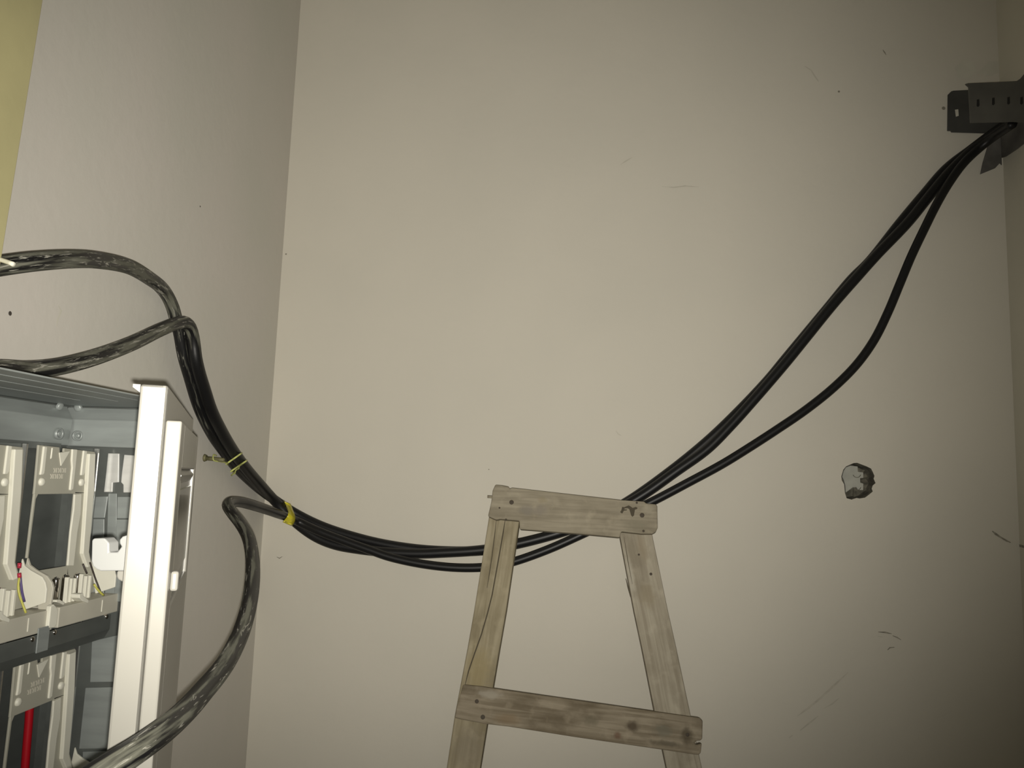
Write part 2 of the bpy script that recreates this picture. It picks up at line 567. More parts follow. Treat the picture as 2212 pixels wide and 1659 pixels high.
tag(b.build('wall_front', M['wall']), kind='structure')
tag(MB().add([(XL, YF, 0), (XR, YF, 0), (XR, YB, 0), (XL, YB, 0)], [(0, 1, 2, 3)]).build('floor', M['floor']), kind='structure')
tag(MB().add([(XL, YF, ZC), (XR, YF, ZC), (XR, YB, ZC), (XL, YB, ZC)], [(3, 2, 1, 0)]).build('ceiling', M['ceil']), kind='structure')

# ------------------------------------------------------------------ junction box in the recess
jb = empty('junction_box', hc + np.array((0, 0.02, -0.03)))
tag(jb, 'plaster-smeared grey junction box sunk in a broken hole in the back wall', 'junction box')
pl = [(560, 575), (640, 545), (770, 560), (775, 655), (872, 668), (872, 765), (815, 770), (818, 850), (872, 868), (868, 985), (780, 985), (745, 932),
      (680, 938), (610, 990), (556, 1030), (548, 900), (520, 800), (492, 745), (520, 640)]
P = [on(1760 + x / 8.295, 940 + y / 8.295, 1, YB + 0.011) for x, y in pl]
MB().prism(P, (0, 0.006, 0)).build('back_plate', M['boxgrey'], jb, bevel=0.0006)
for (x, y) in ((752, 690), (755, 915)):
    c = on(1760 + x / 8.295, 940 + y / 8.295, 1, YB + 0.0112)
    MB().ring(c, (0, -1, 0), 0.0076, 0.0090, 0.0007, 22, math.radians(200), math.radians(345)).build('knockout', M['cement'], jb)

# ------------------------------------------------------------------ cables
def make_cable(name, pts, r, dust, label, group):
    """pts: world points, dust: one value per point"""
    P = spline(pts, 0.008)
    # dust along the resampled path by nearest control point order
    ctl = [np.array(p) for p in pts]
    cum = np.concatenate([[0], np.cumsum([np.linalg.norm(ctl[i + 1] - ctl[i]) for i in range(len(ctl) - 1)])])
    cp = np.concatenate([[0], np.cumsum([np.linalg.norm(P[i + 1] - P[i]) for i in range(len(P) - 1)])])
    dv = np.interp(cp / cp[-1], cum / cum[-1], dust)
    seg = 18
    mb = MB().tube(P, r, seg)
    meh = bpy.data.meshes.new(name)
    meh.from_pydata(mb.v, [], mb.f)
    a = meh.attributes.new('dust', 'FLOAT', 'POINT')
    a.data.foreach_set('value', np.repeat(dv, seg))
    # position along and round the cable, for the smears
    al = meh.attributes.new('along', 'FLOAT_VECTOR', 'POINT')
    ph = np.linspace(0, 2 * math.pi, seg, endpoint=False)
    av = np.zeros((len(P), seg, 3))
    av[:, :, 0] = (cp + len(label) * 0.37)[:, None]
    av[:, :, 1] = np.cos(ph)[None]
    av[:, :, 2] = np.sin(ph)[None]
    al.data.foreach_set('vector', av.ravel())
    o = link(name, meh, M['cable'], smooth=True)
    tag(o, label, 'cable', group)
    return P


A_off = 0.0140
A_px = [(-160, 600, .10, 1), (-70, 586, .10, 1), (4, 574, .10, 1), (65, 566, .11, 1), (152, 560, .11, 1), (217, 563, .09, 1), (280, 577, .06, 1), (322, 601, .035, 1), (347, 620, .022, 1),
        (362, 640, .015, 1), (373, 664, A_off, .9), (379, 685, A_off, .8), (388, 718, A_off, .85), (397, 768, A_off, .75), (410, 814, A_off, .65), (430, 879, A_off, .5),
        (458, 937, A_off, .45), (488, 980, A_off, .4), (512, 1010, A_off, .15), (540, 1038, A_off, .1), (575, 1067, A_off, .1), (633, 1106, A_off, .05), (693, 1136, A_off, .05), (765, 1160, A_off, 0),
        (837, 1177, A_off, 0), (932, 1189, A_off, 0), (1043, 1189, A_off, 0), (1117, 1174, A_off, 0), (1200, 1153, A_off, 0), (1280, 1122, A_off, 0), (1350, 1087, A_off, 0), (1443, 1022, A_off, 0),
        (1528, 953, A_off, 0), (1596, 888, A_off, 0), (1660, 820, A_off, 0), (1698, 774, A_off, 0), (1786, 668, A_off, 0), (1840, 603, A_off, 0), (1878, 565, A_off, 0), (1944, 482, A_off, 0), (1995, 421, A_off, 0),
        (2045, 364, A_off, 0), (2098, 323, .016, 0), (2130, 299, .035, 0), (2160, 278, .075, 0), (2186, 263, .125, 0)]
B1 = 0.0375
B_px = [(-160, 800, .07, 1), (-60, 800, .06, 1), (0, 797, .06, 1), (60, 799, .06, 1), (121, 793, .065, 1), (195, 775, .07, 1), (282, 743, .06, 1), (347, 712, .042, 1), (380, 699, .036, .9), (396, 696, .036, .9),
        (407, 702, .036, .8), (414, 716, .036, .7), (419, 742, .036, .5), (423, 773, B1, .3), (430, 803, B1, .2), (443, 845, B1, .15), (457, 887, B1, .1), (478, 930, B1, .1), (500, 968, B1, .1),
        (527, 1006, B1, .1), (556, 1040, B1, .1), (590, 1078, B1, .05), (630, 1121, B1, .05), (677, 1157, B1, 0), (721, 1176, B1, 0), (780, 1187, B1, 0), (850, 1194, B1, 0), (904, 1196, B1, 0), (956, 1194, B1, 0),
        (1043, 1188, B1, 0), (1117, 1175, B1, 0), (1215, 1149, B1, 0), (1300, 1118, B1, 0), (1386, 1071, B1, 0), (1460, 1019, B1, 0), (1528, 970, B1, 0), (1578, 920, B1, 0), (1630, 862, B1, 0), (1697, 784, B1, 0),
        (1740, 731, B1, 0), (1800, 657, B1, 0), (1850, 600, B1, 0), (1892, 553, B1, 0), (1960, 482, B1, 0), (2004, 428, B1, 0), (2050, 373, B1, 0), (2100, 325, .038, 0), (2138, 297, .058, 0), (2164, 279, .095, 0), (2186, 265, .14, 0)]
A_pts = [hug(x, y, o) for x, y, o, d in A_px]
B_pts = [hug(x, y, o) for x, y, o, d in B_px]
C1 = 0.0590
C_near = [(120, 1735, .475), (175, 1697, .485), (230, 1661, .50), (285, 1627, .52), (340, 1588, .552), (395, 1541, .61), (440, 1492, .675), (487, 1433, .755), (524, 1357, .86), (541, 1290, .95), (546, 1235, 1.03), (544, 1195, 1.10),
          (536, 1160, 1.16), (519, 1130, 1.22), (501, 1107, 1.27), (492, 1092, 1.32), (500, 1084, 1.375), (520, 1085, 1.42), (540, 1090, 1.46), (563, 1097, 1.52), (595, 1108, 1.60)]
C_wall = [(640, 1125), (690, 1148), (745, 1169), (795, 1187), (841, 1203), (910, 1218), (980, 1226), (1038, 1226), (1075, 1221), (1111, 1213), (1184, 1187), (1256, 1155), (1330, 1120), (1408, 1084), (1486, 1043), (1560, 1003), (1620, 966),
          (1680, 927), (1740, 886), (1800, 838), (1850, 788), (1888, 735), (1918, 675), (1943, 615), (1968, 555), (1997, 494), (2024, 440), (2051, 394), (2082, 352), (2118, 318, .06), (2146, 296, .08), (2168, 281, .115), (2187, 268, .15)]
C_pts = [np.array((-0.43, 0.30, 0.30)), np.array((-0.44, 0.32, 0.80))] + [at(x, y, d) for x, y, d in C_near] + [hug(p[0], p[1], p[2] if len(p) > 2 else C1) for p in C_wall]
C_dust = [.85] * 2 + [.84] * 12 + [.85] * 3 + [.9, .6, .35, .25, .2, .15] + [.05] * 4 + [0] * (len(C_wall) - 4)
PA = make_cable('black_cable', A_pts, 0.0110, [p[3] for p in A_px], 'dusty black cable making the highest arch on the left wall above the white door', 'heavy black cables along the walls')
PB = make_cable('black_cable', B_pts, 0.0110, [p[3] for p in B_px], 'black cable rising from behind the cabinet top to a tight bend under the highest arch', 'heavy black cables along the walls')
PC = make_cable('black_cable', C_pts, 0.0093, C_dust, 'plaster-smeared cable looping down across the white cabinet door, sagging lowest behind the ladder', 'heavy black cables along the walls')


def near(P, x, y):
    """index of the path point nearest to the sight line through (x, y)"""
    v = ray(x, y); v = v / np.linalg.norm(v)
    d = [np.linalg.norm(np.cross(p - EYE, v)) for p in P]
    return int(np.argmin(d))


def crossing(P, k, c, t, span=24):
    """path point near index k where the path crosses the plane through c across t"""
    lo_, hi_ = max(0, k - span), min(len(P), k + span)
    return P[min(range(lo_, hi_), key=lambda q_: abs((P[q_] - c) @ t))]


# twisted yellow wire that ties two cables to an anchor bolt
i, j = near(PA, 503, 998), near(PB, 512, 985)
tan = PA[i + 4] - PA[i - 4]; tan /= np.linalg.norm(tan)
ca = PA[i]
cb = crossing(PB, j, ca, tan)
ctr = (ca + cb) / 2
ax1 = cb - ca; ax1 -= tan * (ax1 @ tan); half = np.linalg.norm(ax1) / 2; ax1 /= 2 * half
ax2 = np.cross(tan, ax1)




def span(x, y, paths):
    """near and far depth of the cables seen at (x, y)"""
    v = ray(x, y); v = v / np.linalg.norm(v)
    lo_, hi_ = 9.0, 0.0
    for P, r in paths:
        k_ = min(max(near(P, x, y), 3), len(P) - 4)
        t = P[k_ + 3] - P[k_ - 3]; t = t / np.linalg.norm(t)
        e_ = r / max(np.linalg.norm(np.cross(t, v)), 0.25)
        d = (P[k_] - EYE) @ FWD
        lo_, hi_ = min(lo_, d - e_), max(hi_, d + e_)
    return lo_, hi_


def wrap(px, paths, gap):
    """closed turn round the cables; px = image points of the front strand, the back strand returns behind them"""
    out = []
    n_ = len(px)
    for (x, y) in px:
        out.append(at(x, y, span(x, y, paths)[0] - gap))
    for (x, y) in px[::-1]:
        p = at(x, y, span(x, y, paths)[1] + gap)
        p[0] = max(p[0], XL + 0.0016); p[1] = min(p[1], YB - 0.0016)
        out.append(p)
    return out


def line_px(pa, pb, n_=9):
    return [(pa[0] + (pb[0] - pa[0]) * t, pa[1] + (pb[1] - pa[1]) * t) for t in np.linspace(0, 1, n_)]


two = ((PA, 0.0112), (PB, 0.0112))
def ring_of(pa, pb):
    w = wrap(line_px(pa, pb), two, 0.0016)
    return spline(w + [w[0]], 0.003)


d_f = span(512, 1010, two)[0] - 0.003
bolt_y = 1.468
bz = on(456, 990, 0, XL)[2]
tw = empty('wire_tie', ctr)
tag(tw, 'yellow-green wire twisted round two black cables at the bolt on the left wall', 'wire tie')
MB().tube(ring_of((489, 1002), (519, 981)), 0.0018, 8).tube(ring_of((499, 1018), (530, 997)), 0.0018, 8).build('loop', M['tiewire'], tw, smooth=True)
tail = spline([at(522, 1003, span(522, 1003, two)[0] - .004), at(516, 1010, d_f - 0.002), at(508, 1020, d_f - 0.004), at(501, 1028, d_f - 0.004)], 0.002)
hel = []
for k, p in enumerate(tail):
    hel.append(p + 0.0014 * np.array((math.cos(k * 1.2), 0, math.sin(k * 1.2))))
MB().tube(hel, 0.0014, 7).tube([p + (p - q) * -1.0 for p, q in zip(tail, hel)], 0.0014, 7).build('twisted_tail', M['tiewire'], tw, smooth=True)
lead = spline([at(492, 1000, span(492, 1000, two)[0] - 0.002), np.array((XL + 0.030, bolt_y + 0.004, bz - 0.006)), np.array((XL + 0.022, bolt_y - 0.007, bz - 0.004)), np.array((XL + 0.020, bolt_y - 0.005, bz + 0.006)),
               np.array((XL + 0.021, bolt_y + 0.005, bz + 0.005))], 0.002)
MB().tube(lead, 0.0014, 7).build('lead_wire', M['tiewire'], tw, smooth=True)
ab = empty('anchor_bolt', (XL, bolt_y, bz))
tag(ab, 'dull short anchor bolt sticking out of the left wall beside the tied cables', 'bolt')
MB().tube([(XL - 0.004, bolt_y, bz), (XL + 0.038, bolt_y, bz - 0.003), (XL + 0.040, bolt_y, bz - 0.003)], [0.0042, 0.0040, 0.003], 12).build('shank', M['bolt'], ab, smooth=True)
MB().tube([(XL, bolt_y, bz), (XL + 0.004, bolt_y, bz)], [0.0075, 0.006], 14).build('collar', M['bolt'], ab, smooth=True)

# yellow tape round the three cables
thr = ((PA, 0.0112), (PB, 0.0112), (PC, 0.0096))
mid = [(621, 1086), (624, 1093), (627, 1101), (630, 1109), (630, 1116), (628, 1122), (624, 1128), (621, 1132)]
hw = [7, 7, 7, 7, 8, 9, 10, 10]
ed = [[(x + q_ * w_, y + q_ * w_ * 0.42) for (x, y), w_ in zip(mid, hw)] for q_ in (-1, 1)]
b = MB()
L_ = [wrap(e_, thr, 0.0012) for e_ in ed]
Lo = [wrap(e_, thr, 0.0030) for e_ in ed]
n = len(L_[0])
vs = L_[0] + Lo[0] + Lo[1] + L_[1]
fs = []
for ring_ in range(4):
    for i2 in range(n):
        a0, a1, r2_ = ring_ * n + i2, ring_ * n + (i2 + 1) % n, (ring_ + 1) % 4
        fs.append((a0, a1, r2_ * n + (i2 + 1) % n, r2_ * n + i2))
b.add(vs, fs)
tag(b.build('cable_tape', M['tape'], smooth=True), 'bright yellow tape band round the cable bundle just right of the corner', 'tape')

# ------------------------------------------------------------------ yellow board on the cabinet top
XC_F, XC_B = -0.510, -0.712          # cabinet front and back
Z_TOP = 1.582
yb = empty('yellow_board', (-0.60, 0.55, Z_TOP + 0.0025))
tag(yb, 'tall pale yellow board at the upper left edge, standing on the grey cabinet', 'board')
xb = -0.592
p1, p2 = on(93, 0, 0, xb), on(8, 530, 0, xb)
sl = (p2[1] - p1[1]) / (p2[2] - p1[2])
zt, zb = 2.75, Z_TOP + 0.0025
y_at = lambda z: p1[1] + sl * (z - p1[2])
MB().prism([(xb, y_at(zb), zb), (xb, y_at(zt), zt), (xb, 0.30, zt), (xb, 0.30, zb)], (-0.014, 0, 0)).build('panel', M['yellow'], yb, bevel=0.001)
# a pale cord end at the board's edge
tag(MB().tube(spline([at(-14, 556, .80), at(4, 562, .795), at(16, 566, .79), at(29, 571, .785)], 0.004), [0.0024] * 0 or 0.0024, 8).build('cord_end', M['cream'], smooth=True),
    'pale cord end poking out over the upper cable at the left edge', 'cord')

# ------------------------------------------------------------------ wooden ladder
LS = 0.20                                                     # lean: metres back per metre up
LN = np.array((0, -1, LS)); LN /= np.linalg.norm(LN)          # towards the room
LY0, LZ0 = 1.640, 1.480
LU = np.array((0, LS, 1.0)); LU /= np.linalg.norm(LU)


def lad(x, y, off=0.0):
    """sight line through (x, y) meets the ladder's front plane moved `off` towards the room"""
    v = ray(x, y)
    p0 = np.array((0, LY0, LZ0)) + LN * off
    return EYE + v * (((p0 - EYE) @ LN) / (v @ LN))


def plank(name, pts, thick, m, parent, bevel=0.0025, axis=None):
    """a plank with its own length axis: pts on the front face, thickness away from the room"""
    pts = [np.array(p) for p in pts]
    c = sum(pts) / len(pts)
    a = np.array(axis, float); a -= LN * (a @ LN); a /= np.linalg.norm(a)
    bb = np.cross(LN, a)
    loc = [((p - c) @ a, (p - c) @ bb, 0.0) for p in pts]
    mx = Matrix(((a[0], bb[0], LN[0], c[0]), (a[1], bb[1], LN[1], c[1]), (a[2], bb[2], LN[2], c[2]), (0, 0, 0, 1)))
    return MB().prism(loc, (0, 0, -thick)).build(name, m, parent, bevel=bevel, matrix=mx)


def zmeet(p, q, z):
    t = (z - p[2]) / (q[2] - p[2])
    return p + (q - p) * t


base = np.array((0.06, LY0 - LS * LZ0, 0.0))
ld = empty('wooden_ladder', base)
tag(ld, 'weathered wooden ladder with splayed rails leaning near the back wall', 'ladder')
# rails run on down to the floor
l0, l1, l2, l3 = lad(1057, 1112), lad(1123, 1118), lad(1037, 1659), lad(965, 1659)
lm0, lm1 = lad(1010, 1400), lad(1079, 1400)
lp = [l0, l1, lad(1093, 1320), lm1, lad(1064, 1490), l2, zmeet(lm1, l2, 0.0), zmeet(lm0, l3, 0.0), l3, lad(982, 1548), lm0, lad(1024, 1320)]
rl = plank('rail', lp, 0.030, M['wood_l'], ld, 0.002, axis=l0 - l3)
r0, r1, r2, r3 = lad(1336, 1140), lad(1407, 1146), lad(1516, 1659), lad(1440, 1659)
rm0, rm1 = lad(1387, 1400), lad(1461, 1400)
rp = [r0, r1, lad(1443, 1320), rm1, lad(1492, 1546), r2, zmeet(rm1, r2, 0.0), zmeet(rm0, r3, 0.0), r3, lad(1414, 1537), rm0, lad(1370, 1320)]
rr_ = plank('rail', rp, 0.030, M['wood_r'], ld, 0.002, axis=r0 - r3)
# crossbars: a broad one nailed on the front at the top, one behind it, and the rung
tb = plank('top_bar', [lad(x, y, 0.019) for x, y in ((1070, 1047), (1084, 1048), (1099, 1051), (1101, 1056), (1105, 1053), (1210, 1065), (1344, 1080), (1392, 1083), (1395, 1087), (1417, 1089), (1420, 1094), (1421, 1140), (1417, 1149), (1410, 1153),
                                                  (1387, 1153), (1342, 1148), (1339, 1161), (1240, 1152), (1122.5, 1143), (1122, 1125), (1080, 1121), (1072, 1123), (1054, 1115), (1061, 1085), (1064, 1060))], 0.0188, M['wood'], ld, 0.0025, axis=lad(1420, 1100) - lad(1060, 1080))
rung_px = [(1000, 1479), (1040, 1483), (1066, 1487), (1240, 1512), (1414, 1537), (1512, 1551), (1518, 1558), (1517, 1597), (1512, 1600), (1503, 1601), (1500, 1605), (1504, 1609), (1516, 1606), (1514, 1626), (1510, 1631), (1500, 1630),
           (1433, 1620), (1240, 1592), (1100, 1570), (1049, 1564), (1000, 1555), (982, 1551), (986, 1530)]
rg = plank('rung', [lad(x, y, 0.020) for x, y in rung_px], 0.0198, M['wood_d'], ld, 0.002, axis=lad(1512, 1580) - lad(990, 1515))
tb_dir = lad(1512, 1580) - lad(990, 1515)
for zr in (0.85, 0.55, 0.25):                                  # the rungs further down, below the frame
    a0, a1 = zmeet(lm0, l3, zr), zmeet(rm1, r2, zr)
    plank('rung', [a0 + LN * 0.02 + LU * 0.035, a1 + LN * 0.02 + LU * 0.035, a1 + LN * 0.02 - LU * 0.035, a0 + LN * 0.02 - LU * 0.035], 0.0198, M['wood_d'], ld, 0.002, axis=tb_dir)


def surf(pts, off, thick, name, m, parent):
    """small raised or inlaid patch on the ladder's front faces"""
    P = [lad(x, y, off) for x, y in pts]
    return MB().prism(P, -LN * thick).build(name, m, parent)


def crackline(pts, wpx, off, parent):
    P = [lad(x, y, off) for x, y in pts]
    b_ = MB()
    n_ = len(P)
    L_, R_ = [], []
    for i_ in range(n_):
        t_ = P[min(i_ + 1, n_ - 1)] - P[max(i_ - 1, 0)]
        s_ = np.cross(LN, t_); s_ /= np.linalg.norm(s_)
        w_ = (wpx if 0 < i_ < n_ - 1 else wpx * 0.4) * 1.6 / F / 2
        L_.append(P[i_] + s_ * w_); R_.append(P[i_] - s_ * w_)
    for i_ in range(n_ - 1):
        b_.prism([L_[i_], L_[i_ + 1], R_[i_ + 1], R_[i_]], -LN * 0.001)
    return b_.build('crack', M['crack'], parent)


crackline([(1091, 1124), (1087, 1150), (1080, 1190), (1071, 1240), (1063, 1285), (1053, 1325), (1040, 1370), (1025, 1412), (1012, 1450), (1005, 1478)], 2.6, 0.0006, rl)
crackline([(1072, 1124), (1068, 1160), (1063, 1200), (1057, 1240), (1052, 1270)], 1.8, 0.0006, rl)
crackline([(1352, 1250), (1357, 1270), (1362, 1290)], 2.4, 0.0006, rr_)
crackline([(1348, 1160), (1356, 1210), (1366, 1262)], 1.4, 0.0006, rr_)


def nail(x, y, rpx, off, parent):
    c = lad(x, y, off)
    MB().dome(c, LN, rpx * 1.6 / F, 0.0006, 12).build('nail_head', M['nail'], parent)


for (x, y, r) in ((1105, 1085, 5), (1387, 1113, 5), (1375.5, 1086, 2.4), (1390, 1147, 2.6), (1093, 1122.5, 2.4), (1079, 1097, 2)):
    nail(x, y, r, 0.0191, tb)
for (x, y, r) in ((1030, 1515, 4), (1043, 1549, 4.5), (1485, 1587, 3.6)):
    nail(x, y, r, 0.0201, rg)
for (x, y, r) in ((1380, 1198, 2.2), (1406, 1240, 3)):
    nail(x, y, r, 0.0002, rr_)
nb = [lad(1066, 1074, 0.008), lad(1053, 1073, 0.008)]
MB().tube(nb, 0.0026, 8).build('nail', M['wood'], tb, smooth=True)
k = 1 / 18.436
st = [[(440, 460), (530, 470), (700, 400), (760, 430), (860, 500), (990, 460), (1060, 500), (1030, 545), (950, 570), (940, 640), (925, 720), (915, 800), (850, 855), (800, 800), (770, 700), (740, 600), (720, 540), (650, 510), (540, 520),
      (530, 560), (630, 560), (625, 600), (520, 610), (490, 640), (460, 715), (400, 710), (365, 660), (410, 590)]]
for s_ in st:
    surf([(1320 + x * k, 1070 + y * k) for x, y in s_], 0.0193, 0.0006, 'stain', M['stain'], tb)


def blotches(o, spots):
    """soft-edged knots and grime that belong to one plank: image point, half length, half width, colour, strength"""
    m = o.data.materials[0].copy()
    o.data.materials[0] = m
    nt = m.node_tree
    bs = nt.nodes['Principled BSDF']
    src = bs.inputs['Base Color'].links[0].from_socket
    tc = nt.nodes.new('ShaderNodeTexCoord')
    nz = nt.nodes.new('ShaderNodeTexNoise')
    nz.inputs['Scale'].default_value = 90.0
    nz.inputs['Detail'].default_value = 4.0
    nt.links.new(tc.outputs['Object'], nz.inputs['Vector'])
    inv = world_of(o).inverted()
    for (x, y, rx, ry, col, st_) in spots:
        c = inv @ Vector(lad(x, y, 0.02))
        sb_ = nt.nodes.new('ShaderNodeVectorMath'); sb_.operation = 'SUBTRACT'
        sb_.inputs[1].default_value = (c.x, c.y, 0)
        ml = nt.nodes.new('ShaderNodeVectorMath'); ml.operation = 'MULTIPLY'
        ml.inputs[1].default_value = (1 / rx, 1 / ry, 0)
        ln = nt.nodes.new('ShaderNodeVectorMath'); ln.operation = 'LENGTH'
        ad = nt.nodes.new('ShaderNodeMath'); ad.operation = 'MULTIPLY_ADD'
        ad.inputs[1].default_value = 0.9
        mr = nt.nodes.new('ShaderNodeMapRange')
        mr.interpolation_type = 'SMOOTHSTEP'
        mr.inputs['From Min'].default_value = 1.55
        mr.inputs['From Max'].default_value = 0.75
        mr.inputs['To Min'].default_value = 0.0
        mr.inputs['To Max'].default_value = st_
        mx = nt.nodes.new('ShaderNodeMix'); mx.data_type = 'RGBA'
        mx.inputs['B'].default_value = (*col, 1)
        nt.links.new(tc.outputs['Object'], sb_.inputs[0])
        nt.links.new(sb_.outputs[0], ml.inputs[0])
        nt.links.new(ml.outputs[0], ln.inputs[0])
        nt.links.new(nz.outputs['Fac'], ad.inputs[0])
        nt.links.new(ln.outputs['Value'], ad.inputs[2])
        nt.links.new(ad.outputs[0], mr.inputs['Value'])
        nt.links.new(mr.outputs[0], mx.inputs['Factor'])
        nt.links.new(src, mx.inputs['A'])
        src = mx.outputs['Result']
    nt.links.new(src, bs.inputs['Base Color'])


blotches(rg, [(1366, 1569, .016, .011, (0.07, 0.052, 0.034), .85), (1334, 1589, .010, .008, (0.13, 0.07, 0.045), .7), (1276, 1556, .020, .012, (0.12, 0.105, 0.07), .6), (1432, 1578, .022, .014, (0.15, 0.14, 0.105), .7),
              (1483, 1588, .013, .020, (0.07, 0.055, 0.035), .75), (1440, 1606, .040, .006, (0.10, 0.085, 0.06), .7), (1095, 1553, .030, .012, (0.20, 0.145, 0.085), .6), (1060, 1500, .028, .010, (0.36, 0.33, 0.27), .6)])
blotches(tb, [(1138, 1102, .022, .013, (0.20, 0.18, 0.148), .75), (1168, 1102, .016, .014, (0.215, 0.19, 0.155), .7), (1172, 1080, .012, .008, (0.25, 0.21, 0.13), .5), (1372, 1134, .030, .014, (0.20, 0.18, 0.13), .6),
              (1400, 1100, .016, .012, (0.36, 0.325, 0.25), .5)])
blotches(rl, [(1030, 1450, .06, .03, (0.30, 0.245, 0.13), .6), (1010, 1620, .05, .04, (0.22, 0.19, 0.14), .6)])
blotches(rr_, [(1400, 1285, .03, .02, (0.26, 0.22, 0.15), .6), (1390, 1180, .035, .014, (0.27, 0.225, 0.155), .55), (1362, 1240, .05, .010, (0.44, 0.41, 0.34), .5)])

# ------------------------------------------------------------------ cable tray coming in from the right
ty = YB - 0.155
ct = empty('cable_tray', on(2130, 285, 1, YB))
tag(ct, 'dark slotted steel cable tray end fixed high on the back wall at the right', 'cable tray')


def P_(pts, ax, val):
    return [on(x, y, ax, val) for x, y in pts]


xr_clip = XR - 0.0042


def clipx(P):
    return [np.array((min(p[0], xr_clip), p[1], p[2])) for p in P]


MB().prism(clipx(P_([(2055, 197), (2060, 195.5), (2240, 190), (2240, 287), (2120, 287), (2056, 285), (2054, 282), (2047, 282), (2048, 204)], 1, YB - 0.004)), (0, 0.0036, 0)).build('back_plate', M['tray2'], ct, bevel=0.0006)
fp = MB().prism(clipx(P_([(2085, 182), (2092, 180), (2150, 177.5), (2196, 175), (2204, 170), (2214, 158), (2240, 150), (2240, 266), (2190, 263), (2096, 265), (2095, 240), (2092, 188)], 1, ty)), (0, 0.002, 0)).build('side_plate', M['tray'], ct)
# top web joins the plates
q0 = np.array((on(2172, 183, 1, YB)[0], 0, on(2096, 183, 1, ty)[2]))
MB().box((q0[0], ty + 0.002, q0[2] - 0.004), (xr_clip, YB - 0.004, q0[2] - 0.002)).build('top_web', M['tray2'], ct)
for (x, y) in ((2113, 222), (2146, 218.5), (2179, 217), (2207, 217)):
    MB().prism(P_([(x - 2.5, y - 7), (x + 2.5, y - 8), (x + 3, y + 6), (x, y + 9), (x - 3, y + 7)], 1, ty - 0.0004), (0, 0.0008, 0)).build('slot', M['slot'], fp)
MB().prism(P_([(2063, 237), (2070, 236), (2071, 250), (2065, 252)], 1, YB - 0.0044), (0, 0.0008, 0)).build('hole', M['patch'], ct)
tag(MB().prism(clipx(P_([(2137, 305), (2150, 290), (2240, 289), (2240, 330), (2172, 338), (2169, 343), (2166, 356), (2160, 352), (2150, 363), (2118, 376), (2123, 352)], 1, YB - 0.003)), (0, 0.0022, 0))
    .prism(P_([(2156, 255), (2260, 250), (2260, 300), (2212, 309), (2196, 322), (2172, 338), (2160, 342)], 0, XR - 0.0032), (0.0022, 0, 0)).build('torn_tape', M['cloth']), 'torn dark grey flap hanging under the cable tray at the right edge', 'tape')

# ------------------------------------------------------------------ white and grey distribution cabinet
Y_N, Y_FAR, Z_BOT = 0.455, 1.045, 0.95
cb_ = empty('distribution_cabinet', ((XC_F + XC_B) / 2, (Y_N + Y_FAR) / 2, Z_BOT))
tag(cb_, 'open grey wall cabinet with a white door and cream terminal modules inside', 'cabinet')
SX = XC_B + 0.0015
b = MB().prism([(XC_B, Y_N, Z_TOP), (XC_F, Y_N, Z_TOP), (XC_F, 0.93, Z_TOP), (-0.565, Y_FAR, Z_TOP), (XC_B, Y_FAR, Z_TOP)], (0, 0, 0.0018))
for xx in (-0.545, -0.585, -0.635):
    b.box((xx - 0.007, Y_N + 0.01, Z_TOP - 0.0007), (xx + 0.007, 0.94, Z_TOP + 0.0002))
b.build('top_panel', M['sheet'], cb_, bevel=0.0007)
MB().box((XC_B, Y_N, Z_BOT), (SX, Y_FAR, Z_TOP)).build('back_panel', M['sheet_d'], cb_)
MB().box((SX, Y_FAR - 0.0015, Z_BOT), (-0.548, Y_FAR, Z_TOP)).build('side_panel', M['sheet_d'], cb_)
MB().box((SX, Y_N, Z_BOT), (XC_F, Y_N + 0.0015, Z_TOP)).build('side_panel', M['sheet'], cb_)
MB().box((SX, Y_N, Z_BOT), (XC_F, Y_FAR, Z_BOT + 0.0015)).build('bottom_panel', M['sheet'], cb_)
# folded beams under the top: along the back, then round along the far side
BX, BY = -0.694, 1.028
bk = MB().prism([(BX - 0.010, Y_N + 0.01, Z_TOP - 0.002), (BX - 0.001, Y_N + 0.01, 1.5645), (BX, Y_N + 0.01, 1.563), (BX - 0.003, Y_N + 0.01, 1.5265), (BX - 0.007, Y_N + 0.01, 1.5265), (BX - 0.014, Y_N + 0.01, Z_TOP - 0.002)], (0, BY - Y_N - 0.0115, 0)).build('back_beam', M['sheet'], cb_, bevel=0.0008)
sb = MB().prism([(SX + 0.001, BY + 0.008, Z_TOP - 0.002), (SX + 0.001, BY + 0.001, 1.5645), (SX + 0.001, BY, 1.563), (SX + 0.001, BY + 0.003, 1.5265), (SX + 0.001, BY + 0.007, 1.5265), (SX + 0.001, BY + 0.012, Z_TOP - 0.002)], (-0.55 - SX, 0, 0)).build('side_beam', M['sheet'], cb_, bevel=0.0008)
MB().box((BX - 0.004, Y_N + 0.02, 1.520), (BX + 0.001, BY - 0.022, 1.5285)).build('dark_lip', M['sheet_d'], bk)
for (x, y, r) in ((129, 937, 0.0078),):
    c = on(x, y, 0, BX)
    MB().ring(c - np.array((0.002, 0, 0)), (1, 0, 0), r * 0.72, r, 0.003, 24).dome(c - np.array((0.0015, 0, 0)), (1, 0, 0), r * 0.5, 0.0026, 16).build('rivet', M['sheet'], bk, smooth=True)
for (x, y, r) in ((167, 941, 0.0072),):
    c = on(x, y, 1, BY)
    MB().ring(c + np.array((0, 0.002, 0)), (0, -1, 0), r * 0.72, r, 0.003, 24).dome(c + np.array((0, 0.0015, 0)), (0, -1, 0), r * 0.5, 0.0026, 16).build('rivet', M['sheet'], sb, smooth=True)
